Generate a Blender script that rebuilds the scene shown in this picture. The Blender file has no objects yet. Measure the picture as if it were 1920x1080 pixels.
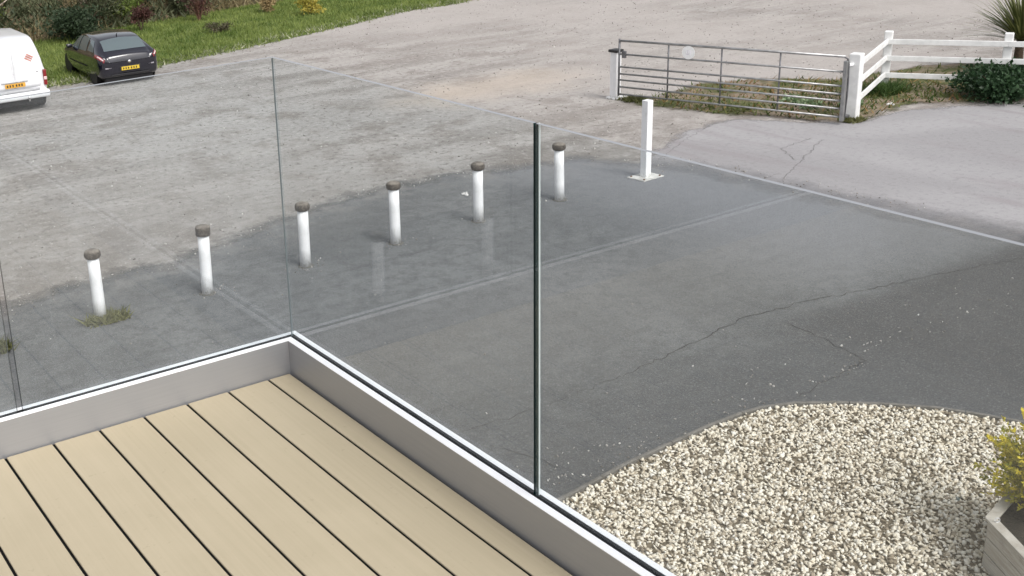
import bpy, bmesh, math, random
import numpy as np
from mathutils import Vector, Matrix
random.seed(7); rng = np.random.default_rng(7)
S = bpy.context.scene
COL = S.collection
# ------------------------------------------------------------------ camera
cam = bpy.data.objects.new('camera', bpy.data.cameras.new('camera')); COL.objects.link(cam)
R = Matrix(((0.8690, -0.0632, -0.4907, 0), (0, 0, 0, 0), (0, 0, 0, 0), (0, 0, 0, 1)))
ax = Vector((0.86908, 0.20866, -0.44852)); ay = Vector((-0.49060, 0.24763, -0.83544))
ax.normalize(); ay = (ay - ax * ay.dot(ax)).normalized(); az = ax.cross(ay)
M3 = Matrix((ax, ay, az))            # rows = world axes seen from the camera = camera-to-world
cam.matrix_world = Matrix.Translation((0, 0, 6.0)) @ M3.to_4x4()
cam.data.sensor_width = 36; cam.data.lens = 41.288
cam.data.shift_x = 0.20349; cam.data.shift_y = -0.04614
cam.data.clip_start = 0.05; cam.data.clip_end = 1500
S.camera = cam
# ------------------------------------------------------------------ world and sun
SUN_EL, SUN_AZ = 50, 174             # azimuth measured from +y towards +x
w = bpy.data.worlds.new("World"); S.world = w; w.use_nodes = True
nt = w.node_tree; nt.nodes.clear()
sky = nt.nodes.new('ShaderNodeTexSky'); sky.sky_type = 'NISHITA'; sky.sun_disc = False
sky.sun_elevation = math.radians(SUN_EL); sky.sun_rotation = math.radians(SUN_AZ)
sky.air_density = 1.0; sky.dust_density = 4.0; sky.ozone_density = 1.0
hs = nt.nodes.new('ShaderNodeHueSaturation'); hs.inputs['Saturation'].default_value = 0.22
bg = nt.nodes.new('ShaderNodeBackground'); bg.inputs['Strength'].default_value = 0.15
wo = nt.nodes.new('ShaderNodeOutputWorld')
nt.links.new(sky.outputs[0], hs.inputs['Color']); nt.links.new(hs.outputs[0], bg.inputs[0]); nt.links.new(bg.outputs[0], wo.inputs[0])
sl = bpy.data.lights.new('sun', 'SUN'); sl.energy = 1.3; sl.angle = math.radians(22); sl.color = (1, 0.965, 0.92)
sun = bpy.data.objects.new('sun', sl); COL.objects.link(sun)
e, a = math.radians(SUN_EL), math.radians(SUN_AZ)
sd = Vector((math.sin(a) * math.cos(e), math.cos(a) * math.cos(e), math.sin(e)))
sun.rotation_euler = sd.to_track_quat('Z', 'Y').to_euler(); sun.location = (0, -5, 30)
S.view_settings.view_transform = 'Standard'; S.view_settings.look = 'None'
S.view_settings.exposure = 0.30; S.view_settings.gamma = 1; S.view_settings.use_curve_mapping = False

# ------------------------------------------------------------------ helpers
def link(o, parent=None):
    COL.objects.link(o)
    if parent: o.parent = parent
    return o
def tag(o, label=None, cat=None, group=None, kind=None):
    if label: o['label'] = label
    if cat: o['category'] = cat
    if group: o['group'] = group
    if kind: o['kind'] = kind
    return o
def thing(name, label, cat, loc=(0, 0, 0), rz=0, group=None):
    o = bpy.data.objects.new(name, None); link(o); o.location = loc; o.rotation_euler = (0, 0, rz)
    o.empty_display_size = .1
    return tag(o, label, cat, group)
def obj(name, bm, mat, parent=None, smooth=False, kind=None):
    me = bpy.data.meshes.new(name)
    if isinstance(bm, tuple): me.from_pydata([tuple(v) for v in bm[0]], [], [tuple(f) for f in bm[1]])
    else: bm.normal_update(); bm.to_mesh(me); bm.free()
    me.materials.append(mat)
    if smooth: me.polygons.foreach_set('use_smooth', [True] * len(me.polygons))
    o = bpy.data.objects.new(name, me); link(o, parent)
    if kind: o['kind'] = kind
    return o
def np_mesh(name, V, F, mat, parent=None, attrs=None, smooth=False, kind=None):
    """V (n,3), F (m,k) arrays -> object quickly"""
    me = bpy.data.meshes.new(name); n, m, k = len(V), len(F), F.shape[1]
    me.vertices.add(n); me.vertices.foreach_set('co', np.asarray(V, np.float32).ravel())
    me.loops.add(m * k); me.loops.foreach_set('vertex_index', np.asarray(F, np.int32).ravel())
    me.polygons.add(m); me.polygons.foreach_set('loop_start', np.arange(0, m * k, k, dtype=np.int32))
    me.update(calc_edges=True)
    for an, av in (attrs or {}).items():
        at = me.attributes.new(an, 'FLOAT', 'POINT'); at.data.foreach_set('value', np.asarray(av, np.float32))
    if smooth: me.polygons.foreach_set('use_smooth', [True] * m)
    me.materials.append(mat); me.validate()
    o = bpy.data.objects.new(name, me); link(o, parent)
    if kind: o['kind'] = kind
    return o
def box(bm, x0, x1, y0, y1, z0, z1, bev=0, rot=None, seg=2):
    r = bmesh.ops.create_cube(bm, size=1); vs = r['verts']
    for v in vs:
        v.co = Vector(((x0 + x1) / 2 + v.co.x * (x1 - x0), (y0 + y1) / 2 + v.co.y * (y1 - y0), (z0 + z1) / 2 + v.co.z * (z1 - z0)))
    if bev:
        es = list({e for v in vs for e in v.link_edges})
        bmesh.ops.bevel(bm, geom=es, offset=bev, segments=seg, affect='EDGES', profile=.5)
    return bm
def nb(): return bmesh.new()
def beam(bm, p, q, w, h, bev=0):
    """box beam from p to q, width w (horizontal), height h (vertical-ish)"""
    p, q = Vector(p), Vector(q); d = q - p; L = d.length; d.normalize()
    s = d.cross(Vector((0, 0, 1)))
    s = Vector((1, 0, 0)) if s.length < 1e-3 else s.normalized(); u = s.cross(d)
    r = bmesh.ops.create_cube(bm, size=1); vs = r['verts']
    if bev:
        for v in vs: v.co = Vector((v.co.x * w, v.co.y * L, v.co.z * h))
        es = list({e for v in vs for e in v.link_edges})
        rr = bmesh.ops.bevel(bm, geom=es, offset=bev, segments=2, affect='EDGES', profile=.5)
        vs = list({v for f in rr['faces'] for v in f.verts} | {v for v in vs if v.is_valid})
        for v in vs: c = v.co.copy(); v.co = (p + q) / 2 + s * c.x + d * c.y + u * c.z
    else:
        for v in vs: c = v.co.copy(); v.co = (p + q) / 2 + s * (c.x * w) + d * (c.y * L) + u * (c.z * h)
    return bm
def tube(bm, pts, r, n=10, rend=None):
    """round tube through pts, radius from r to rend"""
    pts = [Vector(p) for p in pts]; rings = []
    for i, p in enumerate(pts):
        d = (pts[min(i + 1, len(pts) - 1)] - pts[max(i - 1, 0)]).normalized()
        s = d.cross(Vector((0, 0, 1)) if abs(d.z) < .95 else Vector((1, 0, 0))).normalized(); u = s.cross(d)
        rr = r if rend is None else r + (rend - r) * i / (len(pts) - 1)
        rings.append([bm.verts.new(p + (s * math.cos(2 * math.pi * k / n) + u * math.sin(2 * math.pi * k / n)) * rr) for k in range(n)])
    for A, B in zip(rings, rings[1:]):
        for k in range(n): bm.faces.new((A[k], A[(k + 1) % n], B[(k + 1) % n], B[k]))
    bm.faces.new(rings[0][::-1]); bm.faces.new(rings[-1])
    bmesh.ops.recalc_face_normals(bm, faces=bm.faces[:])
    return bm
def lathe(bm, prof, n=24, c=(0, 0, 0), wob=0):
    rings = []
    for r, z in prof:
        rings.append([bm.verts.new((c[0] + r * math.cos(2 * math.pi * k / n) * (1 + wob * math.sin(3.1 * k + z * 40)), c[1] + r * math.sin(2 * math.pi * k / n) * (1 + wob * math.cos(2.3 * k + z * 31)), c[2] + z)) for k in range(n)])
    for A, B in zip(rings, rings[1:]):
        for k in range(n): bm.faces.new((A[k], A[(k + 1) % n], B[(k + 1) % n], B[k]))
    bm.faces.new(rings[0][::-1]); bm.faces.new(rings[-1])
    return bm

# ------------------------------------------------------------------ material helper
class N:
    def __init__(s, name):
        s.m = bpy.data.materials.new(name); s.m.use_nodes = True; s.t = s.m.node_tree; s.t.nodes.clear()
        s.out = s.t.nodes.new('ShaderNodeOutputMaterial'); s.geo = None
    def n(s, t, **k):
        x = s.t.nodes.new('ShaderNode' + t)
        for a_, v in k.items(): setattr(x, a_, v)
        return x
    def set(s, sock, v):
        if hasattr(v, 'is_linked') or isinstance(v, bpy.types.NodeSocket): s.t.links.new(v, sock)
        elif isinstance(v, (tuple, list)) and sock.type == 'RGBA' and len(v) == 3: sock.default_value = (*v, 1)
        else: sock.default_value = v
    def pos(s):
        if not s.geo: s.geo = s.n('NewGeometry')
        return s.geo.outputs['Position']
    def opos(s): return s.n('TexCoord').outputs['Object']
    def map(s, v, sc=(1, 1, 1), loc=(0, 0, 0), rot=(0, 0, 0)):
        m = s.n('Mapping'); s.set(m.inputs[0], v); m.inputs['Scale'].default_value = sc; m.inputs['Location'].default_value = loc; m.inputs['Rotation'].default_value = rot
        return m.outputs[0]
    def noise(s, v, sc, det=4, rough=.55, dist=0):
        x = s.n('TexNoise'); s.set(x.inputs['Vector'], v); x.inputs['Scale'].default_value = sc; x.inputs['Detail'].default_value = det
        x.inputs['Roughness'].default_value = rough; x.inputs['Distortion'].default_value = dist
        return x.outputs['Fac']
    def vor(s, v, sc, feat='F1', out='Distance', rnd=1):
        x = s.n('TexVoronoi', feature=feat); s.set(x.inputs['Vector'], v); x.inputs['Scale'].default_value = sc; x.inputs['Randomness'].default_value = rnd
        return x.outputs[out]
    def ramp(s, f, stops, interp='LINEAR'):
        x = s.n('ValToRGB'); s.set(x.inputs[0], f); cr = x.color_ramp; cr.interpolation = interp
        while len(cr.elements) < len(stops): cr.elements.new(.5)
        for el, (p, c) in zip(cr.elements, stops):
            el.position = p; el.color = (*c, 1) if isinstance(c, (tuple, list)) else (c, c, c, 1)
        return x.outputs[0]
    def mix(s, f, a_, b, mode='MIX'):
        x = s.n('Mix', data_type='RGBA', blend_type=mode); s.set(x.inputs[0], f); s.set(x.inputs[6], a_); s.set(x.inputs[7], b)
        return x.outputs[2]
    def math(s, op, a_, b=0.0, c=0.0, clamp=False):
        x = s.n('Math', operation=op, use_clamp=clamp); s.set(x.inputs[0], a_); s.set(x.inputs[1], b)
        if op in ('SMOOTH_MIN', 'MULTIPLY_ADD'): s.set(x.inputs[2], c)
        return x.outputs[0]
    def rng(s, v, a0, a1, b0=0., b1=1., smooth=True):
        x = s.n('MapRange'); x.interpolation_type = 'SMOOTHSTEP' if smooth else 'LINEAR'
        s.set(x.inputs[0], v); x.inputs[1].default_value = a0; x.inputs[2].default_value = a1; x.inputs[3].default_value = b0; x.inputs[4].default_value = b1
        return x.outputs[0]
    def attr(s, name): return s.n('Attribute', attribute_name=name).outputs['Fac']
    def bump(s, h, st=.5, dist=.01):
        x = s.n('Bump'); s.set(x.inputs['Height'], h); x.inputs['Strength'].default_value = st; x.inputs['Distance'].default_value = dist
        return x.outputs[0]
    def bsdf(s, col, rough=.8, metal=0, normal=None, spec=.5, coat=0):
        b = s.n('BsdfPrincipled'); s.set(b.inputs['Base Color'], col); s.set(b.inputs['Roughness'], rough); s.set(b.inputs['Metallic'], metal)
        b.inputs['Specular IOR Level'].default_value = spec; b.inputs['Coat Weight'].default_value = coat
        if normal is not None: s.set(b.inputs['Normal'], normal)
        return b.outputs[0]
    def fin(s, sh): s.t.links.new(sh, s.out.inputs[0]); return s.m
def plain(name, col, rough=.6, metal=0, var=.12, sc=14, spec=.4, coat=0, bump=0, bsc=60):
    k = N(name); p = k.opos(); f = k.noise(p, sc, 5)
    c = k.mix(k.rng(f, .3, .7, 0, 1), tuple(x * (1 - var) for x in col), tuple(min(1, x * (1 + var * .6)) for x in col))
    nrm = k.bump(k.noise(p, bsc, 4), bump, .01) if bump else None
    return k.fin(k.bsdf(c, rough, metal, nrm, spec, coat))

# ---- dirt / gravel car park
def dirt_nodes(k):
    p = k.pos()
    st = k.noise(k.map(p, (.16, .9, 1), rot=(0, 0, .18)), 1.1, 6, .6, .5)       # wheel-worn streaks
    big = k.noise(p, .13, 4, .6, .4); mid = k.noise(p, .8, 5, .62); fine = k.noise(p, 7, 5, .65); grit = k.noise(p, 34, 3, .7)
    c = k.mix(k.rng(st, .36, .64), (.260, .243, .226), (.415, .393, .372))
    c = k.mix(k.rng(big, .42, .62, 0, .7), c, (.36, .35, .335))
    c = k.mix(k.rng(mid, .47, .66, 0, .75), c, (.205, .182, .163))
    c = k.mix(k.rng(fine, .52, .66, 0, .75), c, (.14, .128, .118))
    c = k.mix(k.rng(fine, .45, .32, 0, .7), c, (.50, .48, .455))
    # sandy, orange-tinged patch of blown sand
    d = k.n('VectorMath', operation='DISTANCE'); k.set(d.inputs[0], k.map(p, (.36, .75, 1))); d.inputs[1].default_value = (18.4 * .36, 23.3 * .75, 0)
    f = k.rng(k.math('ADD', d.outputs['Value'], k.math('MULTIPLY', k.math('SUBTRACT', mid, .5), 1.8)), 1.5, .2)
    c = k.mix(k.math('MULTIPLY', f, .6), c, (.54, .445, .35))
    # pinkish dry zone towards the right
    sx = k.n('SeparateXYZ'); k.set(sx.inputs[0], p)
    f2 = k.math('MULTIPLY', k.rng(sx.outputs[0], 13, 22), k.rng(big, .3, .6, .25, .75))
    c = k.mix(f2, c, (.45, .412, .388))
    f3 = k.math('MULTIPLY', k.rng(sx.outputs[1], 26, 17, 0, .45), k.rng(sx.outputs[0], 14, 8))
    c = k.mix(f3, c, (.31, .288, .265))
    f4 = k.math('MULTIPLY', k.rng(sx.outputs[1], 19.5, 16.5, 0, .6), k.rng(k.noise(p, 1.7, 5, .65), .4, .6))
    c = k.mix(f4, c, (.185, .165, .148))
    c = k.mix(k.rng(grit, .58, .7, 0, .6), c, (.12, .11, .10)); c = k.mix(k.rng(grit, .42, .3, 0, .7), c, (.62, .60, .57))
    stn = k.vor(p, 5.5); h = k.math('ADD', k.math('MULTIPLY', fine, .7), k.math('MULTIPLY', grit, .35))
    stone = k.rng(stn, .10, .06, 0, .6); c = k.mix(stone, c, k.mix(k.rng(k.vor(p, 5.5, out='Color'), .3, .7), (.14, .12, .11), (.60, .57, .53)))
    return c, k.math('ADD', h, k.math('MULTIPLY', stone, .3))
def m_dirt():
    k = N('car_park_gravel'); c, h = dirt_nodes(k)
    return k.fin(k.bsdf(c, .92, 0, k.bump(h, .7, .05), .2))
def soft(k, shader, lo=-.10, hi=.10, amp=.5, sc=2.2, wide=None):
    """let the layer break up along its worn edge (attribute sd = distance inside the outline)"""
    p = k.pos(); n1 = k.noise(p, sc, 6, .65); n2 = k.noise(p, 22, 2, .6)
    v = k.math('ADD', k.attr('sd'), k.math('ADD', k.math('MULTIPLY', k.math('SUBTRACT', n1, .5), amp), k.math('MULTIPLY', k.math('SUBTRACT', n2, .5), .3)))
    f = k.rng(v, lo, hi)
    if wide is not None: f = k.math('DIVIDE', k.math('SUBTRACT', v, lo), k.math('ADD', wide, hi - lo), clamp=True)
    tr = k.n('BsdfTransparent'); mx = k.n('MixShader'); k.set(mx.inputs[0], f)
    k.t.links.new(tr.outputs[0], mx.inputs[1]); k.t.links.new(shader, mx.inputs[2]); return mx.outputs[0]
def m_asphalt():
    k = N('asphalt'); p = k.pos(); sx = k.n('SeparateXYZ'); k.set(sx.inputs[0], p); X, Y = sx.outputs[0], sx.outputs[1]
    big = k.noise(p, .35, 5, .6, .6); mid = k.noise(k.map(p, (.35, 1.4, 1)), 1.5, 5, .6); fine = k.noise(p, 55, 3, .75); sp = k.vor(p, 42)
    c = k.mix(k.rng(big, .38, .64), (.118, .122, .124), (.170, .174, .175))
    c = k.mix(k.rng(mid, .5, .7, 0, .4), c, (.185, .187, .186))
    c = k.mix(k.rng(k.noise(p, 4.2, 5, .7), .44, .6, 0, .5), c, (.085, .088, .09)); c = k.mix(k.rng(k.noise(k.map(p, (.1, 2.2, 1)), 1.2, 4, .6), .56, .66, 0, .4), c, (.075, .078, .08))
    # paler trafficked lane between the bollards and the house
    lane = k.math('MULTIPLY', k.rng(k.math('ABSOLUTE', k.math('SUBTRACT', Y, 10.8)), 2.2, .3), k.rng(X, 4, 8))
    c = k.mix(k.math('MULTIPLY', lane, .35), c, (.20, .198, .192))
    c = k.mix(k.math('MULTIPLY', k.rng(X, 11.5, 15.5), k.rng(k.math('ADD', Y, k.math('MULTIPLY', big, 2.5)), 9.2, 12.6, 0, .8)), c, (.235, .24, .256))  # bluish reflection of the glass pane, painted into the asphalt colour
    # newer dark patch to the right of the seam
    c = k.mix(k.math('MULTIPLY', k.rng(X, 10.8, 12.2), k.rng(Y, 9.25, 8.7, 0, .85)), c, (.066, .066, .068))
    c = k.mix(k.math('MULTIPLY', k.rng(Y, 10.2, 7.4, 0, .75), k.rng(X, 13, 11)), c, (.078, .080, .084))
    edge = k.attr('sd'); c = k.mix(k.math('MULTIPLY', k.rng(edge, 1.1, .0), k.rng(k.noise(p, 1.6, 6, .7), .42, .66, 0, .55)), c, (.30, .28, .26))
    c = k.mix(k.rng(fine, .54, .7, 0, .6), c, (.30, .295, .29)); c = k.mix(k.rng(fine, .46, .32, 0, .6), c, (.045, .045, .046))
    c = k.mix(k.rng(k.vor(p, 9), .045, .03, 0, .8), c, (.42, .41, .40))
    s = k.bsdf(c, .82, 0, k.bump(k.math('ADD', fine, k.math('MULTIPLY', sp, .6)), .55, .012), .35)
    return k.fin(soft(k, s, -.30, .22, 1.05, sc=1.7, wide=k.rng(X, 14.5, 16.4, 0, .7)))
def m_road():
    k = N('worn_pale_tarmac'); p = k.pos(); big = k.noise(k.map(p, (.5, .35, 1)), .5, 5, .6, .5); st = k.noise(k.map(p, (1.1, .16, 1), rot=(0, 0, -.9)), .9, 5, .6, .4)
    fine = k.noise(p, 40, 3, .7)
    c = k.mix(k.rng(big, .38, .62), (.30, .292, .298), (.355, .346, .352)); c = k.mix(k.rng(st, .50, .66, 0, .5), c, (.25, .222, .23))
    sx = k.n('SeparateXYZ'); k.set(sx.inputs[0], p)
    c = k.mix(k.rng(sx.outputs[1], 14.2, 15.6, 0, .0), c, (.25, .24, .24))
    c = k.mix(k.rng(fine, .58, .74, 0, .3), c, (.2, .19, .19)); c = k.mix(k.rng(k.noise(p, 9, 5, .7), .5, .66, 0, .45), c, (.22, .21, .212)); c = k.mix(k.rng(fine, .42, .3, 0, .3), c, (.58, .56, .55))
    return k.fin(soft(k, k.bsdf(c, .85, 0, k.bump(fine, .3, .008), .3), -.1, .12, .6))
def m_grass_ground():
    k = N('turf'); p = k.pos(); a1 = k.noise(p, .6, 5, .65); a2 = k.noise(p, 5, 5, .7)
    c = k.mix(k.rng(a1, .38, .62), (.09, .135, .03), (.16, .20, .06)); c = k.mix(k.rng(a2, .5, .68, 0, .7), c, (.15, .155, .06)); c = k.mix(k.rng(a2, .4, .28, 0, .6), c, (.03, .05, .012))
    return k.fin(soft(k, k.bsdf(c, .9, 0, k.bump(a2, .8, .06), .2), -.15, .2, 1.0, 1.2))
def m_verge():
    k = N('weedy_verge'); p = k.pos(); a1 = k.noise(p, 1.0, 5, .65); a2 = k.noise(p, 7, 5, .7)
    c = k.mix(k.rng(a1, .42, .56), (.10, .11, .045), (.25, .20, .15)); c = k.mix(k.rng(a2, .52, .68, 0, .7), c, (.25, .20, .10)); c = k.mix(k.rng(a2, .42, .3, 0, .7), c, (.045, .045, .02))
    return k.fin(soft(k, k.bsdf(c, .95, 0, k.bump(a2, .8, .05), .2), -.1, .2, .9, 1.6))
def m_leaf(name, c0, c1, rough=.6, trans=.25):
    k = N(name); t = k.attr('tone'); c = k.mix(t, c0, c1)
    d = k.bsdf(c, rough, 0, None, .3); tl = k.n('BsdfTranslucent'); k.set(tl.inputs[0], c); mx = k.n('MixShader'); mx.inputs[0].default_value = trans
    k.t.links.new(d, mx.inputs[1]); k.t.links.new(tl.outputs[0], mx.inputs[2]); return k.fin(mx.outputs[0])
def m_glass(name, tint, refl=1.0):
    k = N(name); g_ = k.n('NewGeometry'); dt = k.n('VectorMath', operation='DOT_PRODUCT'); k.set(dt.inputs[0], g_.outputs['Normal']); k.set(dt.inputs[1], g_.outputs['Incoming'])
    fr = k.math('MULTIPLY_ADD', k.math('POWER', k.math('SUBTRACT', 1.0, k.math('ABSOLUTE', dt.outputs['Value'])), 5.0), .96, .04)
    gl = k.n('BsdfGlossy'); gl.inputs['Roughness'].default_value = 0.0; gl.inputs[0].default_value = (1, 1, 1, 1)
    tr = k.n('BsdfTransparent'); tr.inputs[0].default_value = (*tint, 1); mx = k.n('MixShader')
    k.set(mx.inputs[0], k.math('MULTIPLY', fr, refl, clamp=True)); k.t.links.new(tr.outputs[0], mx.inputs[1]); k.t.links.new(gl.outputs[0], mx.inputs[2])
    # thin film of dust and dried rain streaks on the faces
    p = k.pos(); df = k.n('BsdfDiffuse'); df.inputs[0].default_value = (.72, .76, .80, 1); m2 = k.n('MixShader')
    film = k.math('ADD', k.rng(k.noise(k.map(p, (1.6, 1.6, .7)), 1.3, 5, .6), .35, .65, .012, .042), k.rng(k.noise(k.map(p, (30, 30, .8)), 1.2, 4, .7), .58, .72, 0, .022))
    k.set(m2.inputs[0], film); k.t.links.new(mx.outputs[0], m2.inputs[1]); k.t.links.new(df.outputs[0], m2.inputs[2]); return k.fin(m2.outputs[0])

DIRT, ASPH, ROAD, TURF, VERGE = m_dirt(), m_asphalt(), m_road(), m_grass_ground(), m_verge()

# ------------------------------------------------------------------ ground sheets
def sdist(P, poly):
    """signed distance of points (n,2) to polygon, positive inside"""
    poly = np.asarray(poly, float); d2 = np.full(len(P), 1e18); ins = np.zeros(len(P), bool)
    for i in range(len(poly)):
        a_, b = poly[i], poly[(i + 1) % len(poly)]; ab = b - a_; t = np.clip(((P - a_) @ ab) / (ab @ ab), 0, 1)
        q = P - (a_ + t[:, None] * ab); d2 = np.minimum(d2, (q ** 2).sum(1))
        c = ((a_[1] > P[:, 1]) != (b[1] > P[:, 1])); xx = a_[0] + (P[:, 1] - a_[1]) * (b[0] - a_[0]) / (b[1] - a_[1] + 1e-12); ins ^= c & (P[:, 0] < xx)
    return np.where(ins, 1, -1) * np.sqrt(d2)
def sheet(name, poly, z, mat, cell=.2, margin=.4, zf=None):
    poly = np.asarray(poly, float); x0, y0 = poly.min(0) - margin; x1, y1 = poly.max(0) + margin
    nx, ny = int((x1 - x0) / cell) + 2, int((y1 - y0) / cell) + 2
    gx, gy = np.meshgrid(x0 + np.arange(nx) * cell, y0 + np.arange(ny) * cell, indexing='ij'); P = np.stack([gx.ravel(), gy.ravel()], 1)
    s = sdist(P, poly); idx = np.arange(nx * ny).reshape(nx, ny)
    F = np.stack([idx[:-1, :-1], idx[1:, :-1], idx[1:, 1:], idx[:-1, 1:]], -1).reshape(-1, 4)
    F = F[(s[F] > -margin).all(1)]; used, inv = np.unique(F, return_inverse=True); F = inv.reshape(F.shape); P = P[used]; s = s[used]
    Z = np.full(len(P), z) if zf is None else z + zf(P[:, 0], P[:, 1])
    return np_mesh(name, np.column_stack([P, Z]), F, mat, attrs={'sd': s}, smooth=True, kind='structure')
obj('ground', box(nb(), -250, 400, -200, 600, -.5, 0), DIRT, kind='structure')
ASP = [(-25, 15.2), (-6, 15.4), (3.5, 15.86), (4.5, 16.06), (5.5, 16.25), (6.3, 16.08), (7.4, 16.5), (8.8, 16.96), (10.2, 17.35), (11.25, 17.4), (12.6, 17.3), (13.6, 16.9), (15.0, 16.6), (15.7, 15.7), (16.3, 14.8), (16.5, 13.3), (16.65, 11.9), (16.7, 10.96), (17.05, 9.3), (17.6, 6), (18.4, -6), (-25, -6)]
sheet('asphalt_yard', ASP, .010, ASPH, .22, .75)
RD = [(15.2, 15.4), (16.6, 16.1), (18.0, 16.75), (19.4, 16.85), (20.3, 15.6), (20.9, 14.95), (22.3, 15.0), (23.6, 14.4), (25.0, 13.4), (31, 9.5), (31, -6), (17, -6), (16, 12)]
sheet('road', RD, .004, ROAD, .25)
def bank_h(x, y):
    s = y - (41.2 + .19 * (x - 12)); return np.where(s > 0, 1, 0) * (0.42 * np.clip(s, 0, 40) ** .98) + 0
TF = [(-30, 31.2), (4, 31.0), (7.9, 31.6), (9.7, 32.5), (11.2, 32.1), (13.3, 33.1), (16.3, 33.8), (19.9, 34.9), (24.2, 36.4), (27.2, 36.6), (31, 38.2), (38, 40.5), (60, 47), (60, 70), (-30, 70)]
sheet('grass_slope', TF, .006, TURF, .35, .5)
VG = [(18.95, 19.3), (19.3, 18.5), (19.5, 17.5), (20.1, 16.6), (20.4, 15.6), (21.0, 14.95), (22.2, 15.15), (23.2, 15.15), (24.0, 14.4), (25.2, 13.6), (30, 10), (32, 13), (27, 17.5), (24.2, 17.9), (23.2, 19.2), (21.6, 19.9), (20.3, 19.6)]
sheet('weedy_verge', VG, .014, VERGE, .15, .4)

# seams and cracks in the asphalt: thin ragged lines
CRK = plain('crack_fill', (.05, .05, .052), .95, var=.3, sc=20)
CRL = plain('joint_dirt', (.18, .17, .17), .95, var=.3, sc=20)
def crack(name, pts, wd, z=.0145, jit=.04, mat=CRK, step=.08):
    P = []
    for (x0, y0), (x1, y1) in zip(pts, pts[1:]):
        n = max(1, int(math.hypot(x1 - x0, y1 - y0) / step)); P += [(x0 + (x1 - x0) * i / n, y0 + (y1 - y0) * i / n) for i in range(n)]
    P.append(pts[-1]); V, F = [], []
    for i, (x, y) in enumerate(P):
        q0, q1 = P[max(0, i - 1)], P[min(len(P) - 1, i + 1)]; dx, dy = q1[0] - q0[0], q1[1] - q0[1]; L = math.hypot(dx, dy) + 1e-9
        nx, ny = -dy / L, dx / L; j = random.gauss(0, jit * .5); ww = wd * random.uniform(.35, 1.1) * (0.25 if i in (0, len(P) - 1) else 1)
        V += [(x + nx * (j - ww / 2), y + ny * (j - ww / 2), z), (x + nx * (j + ww / 2), y + ny * (j + ww / 2), z)]
        if i: F.append((2 * i - 2, 2 * i - 1, 2 * i + 1, 2 * i))
    return obj(name, (V, F), mat, kind='structure')
crack('asphalt_crack', [(8.9, 9.08), (9.43, 9.17), (10.32, 9.27), (10.8, 9.36), (11.34, 9.43), (12.15, 9.36), (13.2, 9.13), (14.43, 8.9), (15.82, 8.58), (17.5, 8.1)], .016)
crack('asphalt_crack', [(11.55, 9.05), (11.5, 8.45), (11.44, 8.11), (11.34, 7.75), (10.69, 7.68), (10.04, 7.58)], .014)
crack('asphalt_crack', [(6.0, 9.1), (7.2, 9.05), (8.9, 9.08)], .008)
crack('asphalt_crack', [(7.0, 7.9), (6.75, 8.6)], .012)
crack('road_joint', [(16.3, 14.05), (16.15, 13.42), (16.9, 13.5)], .014, .0085, mat=CRL)
crack('road_joint', [(16.58, 13.2), (17.67, 13.75), (19.27, 14.53)], .014, .0085, mat=CRL)
crack('road_joint', [(16.0, 15.55), (17.43, 16.25), (18.95, 16.85)], .014, .0085, mat=CRL)
crack('road_joint', [(17.75, 13.85), (18.2, 14.6), (19.3, 14.75)], .014, .0085, mat=CRL)

# loose stones on the yard and car park
def stones(name, XY, R0, R1, z0, mat, sub=1, flat=.65, parent=None, kind='stuff', zs=None):
    bm = nb(); bmesh.ops.create_icosphere(bm, subdivisions=sub, radius=1); b = np.array([v.co[:] for v in bm.verts]); f = np.array([[v.index for v in q.verts] for q in bm.faces]); bm.free()
    n = len(XY); r = rng.uniform(R0, R1, n); th = rng.uniform(0, 6.283, n); s = rng.uniform(.65, 1.35, (n, 3)); s[:, 2] *= flat
    B = b[None] * s[:, None] * r[:, None, None] * (1 + rng.normal(0, .13, (n, len(b), 1)))
    tl = rng.normal(0, .45, (n, 2)); B[:, :, 2] += B[:, :, 0] * tl[:, :1] + B[:, :, 1] * tl[:, 1:]
    c, sn = np.cos(th)[:, None], np.sin(th)[:, None]; X = B[:, :, 0] * c - B[:, :, 1] * sn; Y = B[:, :, 0] * sn + B[:, :, 1] * c
    zz = (z0 + r * .3) if zs is None else zs
    V = np.stack([X + XY[:, :1], Y + XY[:, 1:2], B[:, :, 2] + np.asarray(zz)[:, None]], -1).reshape(-1, 3)
    F = (f[None] + (np.arange(n) * len(b))[:, None, None]).reshape(-1, 3); tone = np.repeat(rng.uniform(0, 1, n), len(b))
    return np_mesh(name, V, F, mat, parent, {'tone': tone}, kind=kind)
def m_stone(name, stops, rough=.75, nz=30):
    k = N(name); c = k.ramp(k.attr('tone'), stops); c = k.mix(k.rng(k.noise(k.pos(), nz, 3), .35, .7, 0, .35), c, k.mix(.5, c, (.1, .09, .08)))
    return k.fin(k.bsdf(c, rough, 0, None, .35))
PEB = m_stone('pale_pebble', [(0, (.17, .135, .09)), (.12, (.36, .30, .22)), (.28, (.68, .60, .47)), (.6, (.85, .78, .64)), (1, (.90, .86, .77))])
LST = m_stone('loose_stone', [(0, (.15, .135, .12)), (.35, (.28, .26, .24)), (.8, (.45, .43, .40)), (1, (.7, .68, .64))])
n = 6000; XY = np.column_stack([rng.uniform(-2, 34, n), rng.uniform(15.8, 38, n)])
XY = XY[(sdist(XY, ASP) < .1) & (sdist(XY, RD) < -.1) & (sdist(XY, TF) < .2)]
stones('loose_stones', XY, .007, .022, 0, LST)
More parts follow.
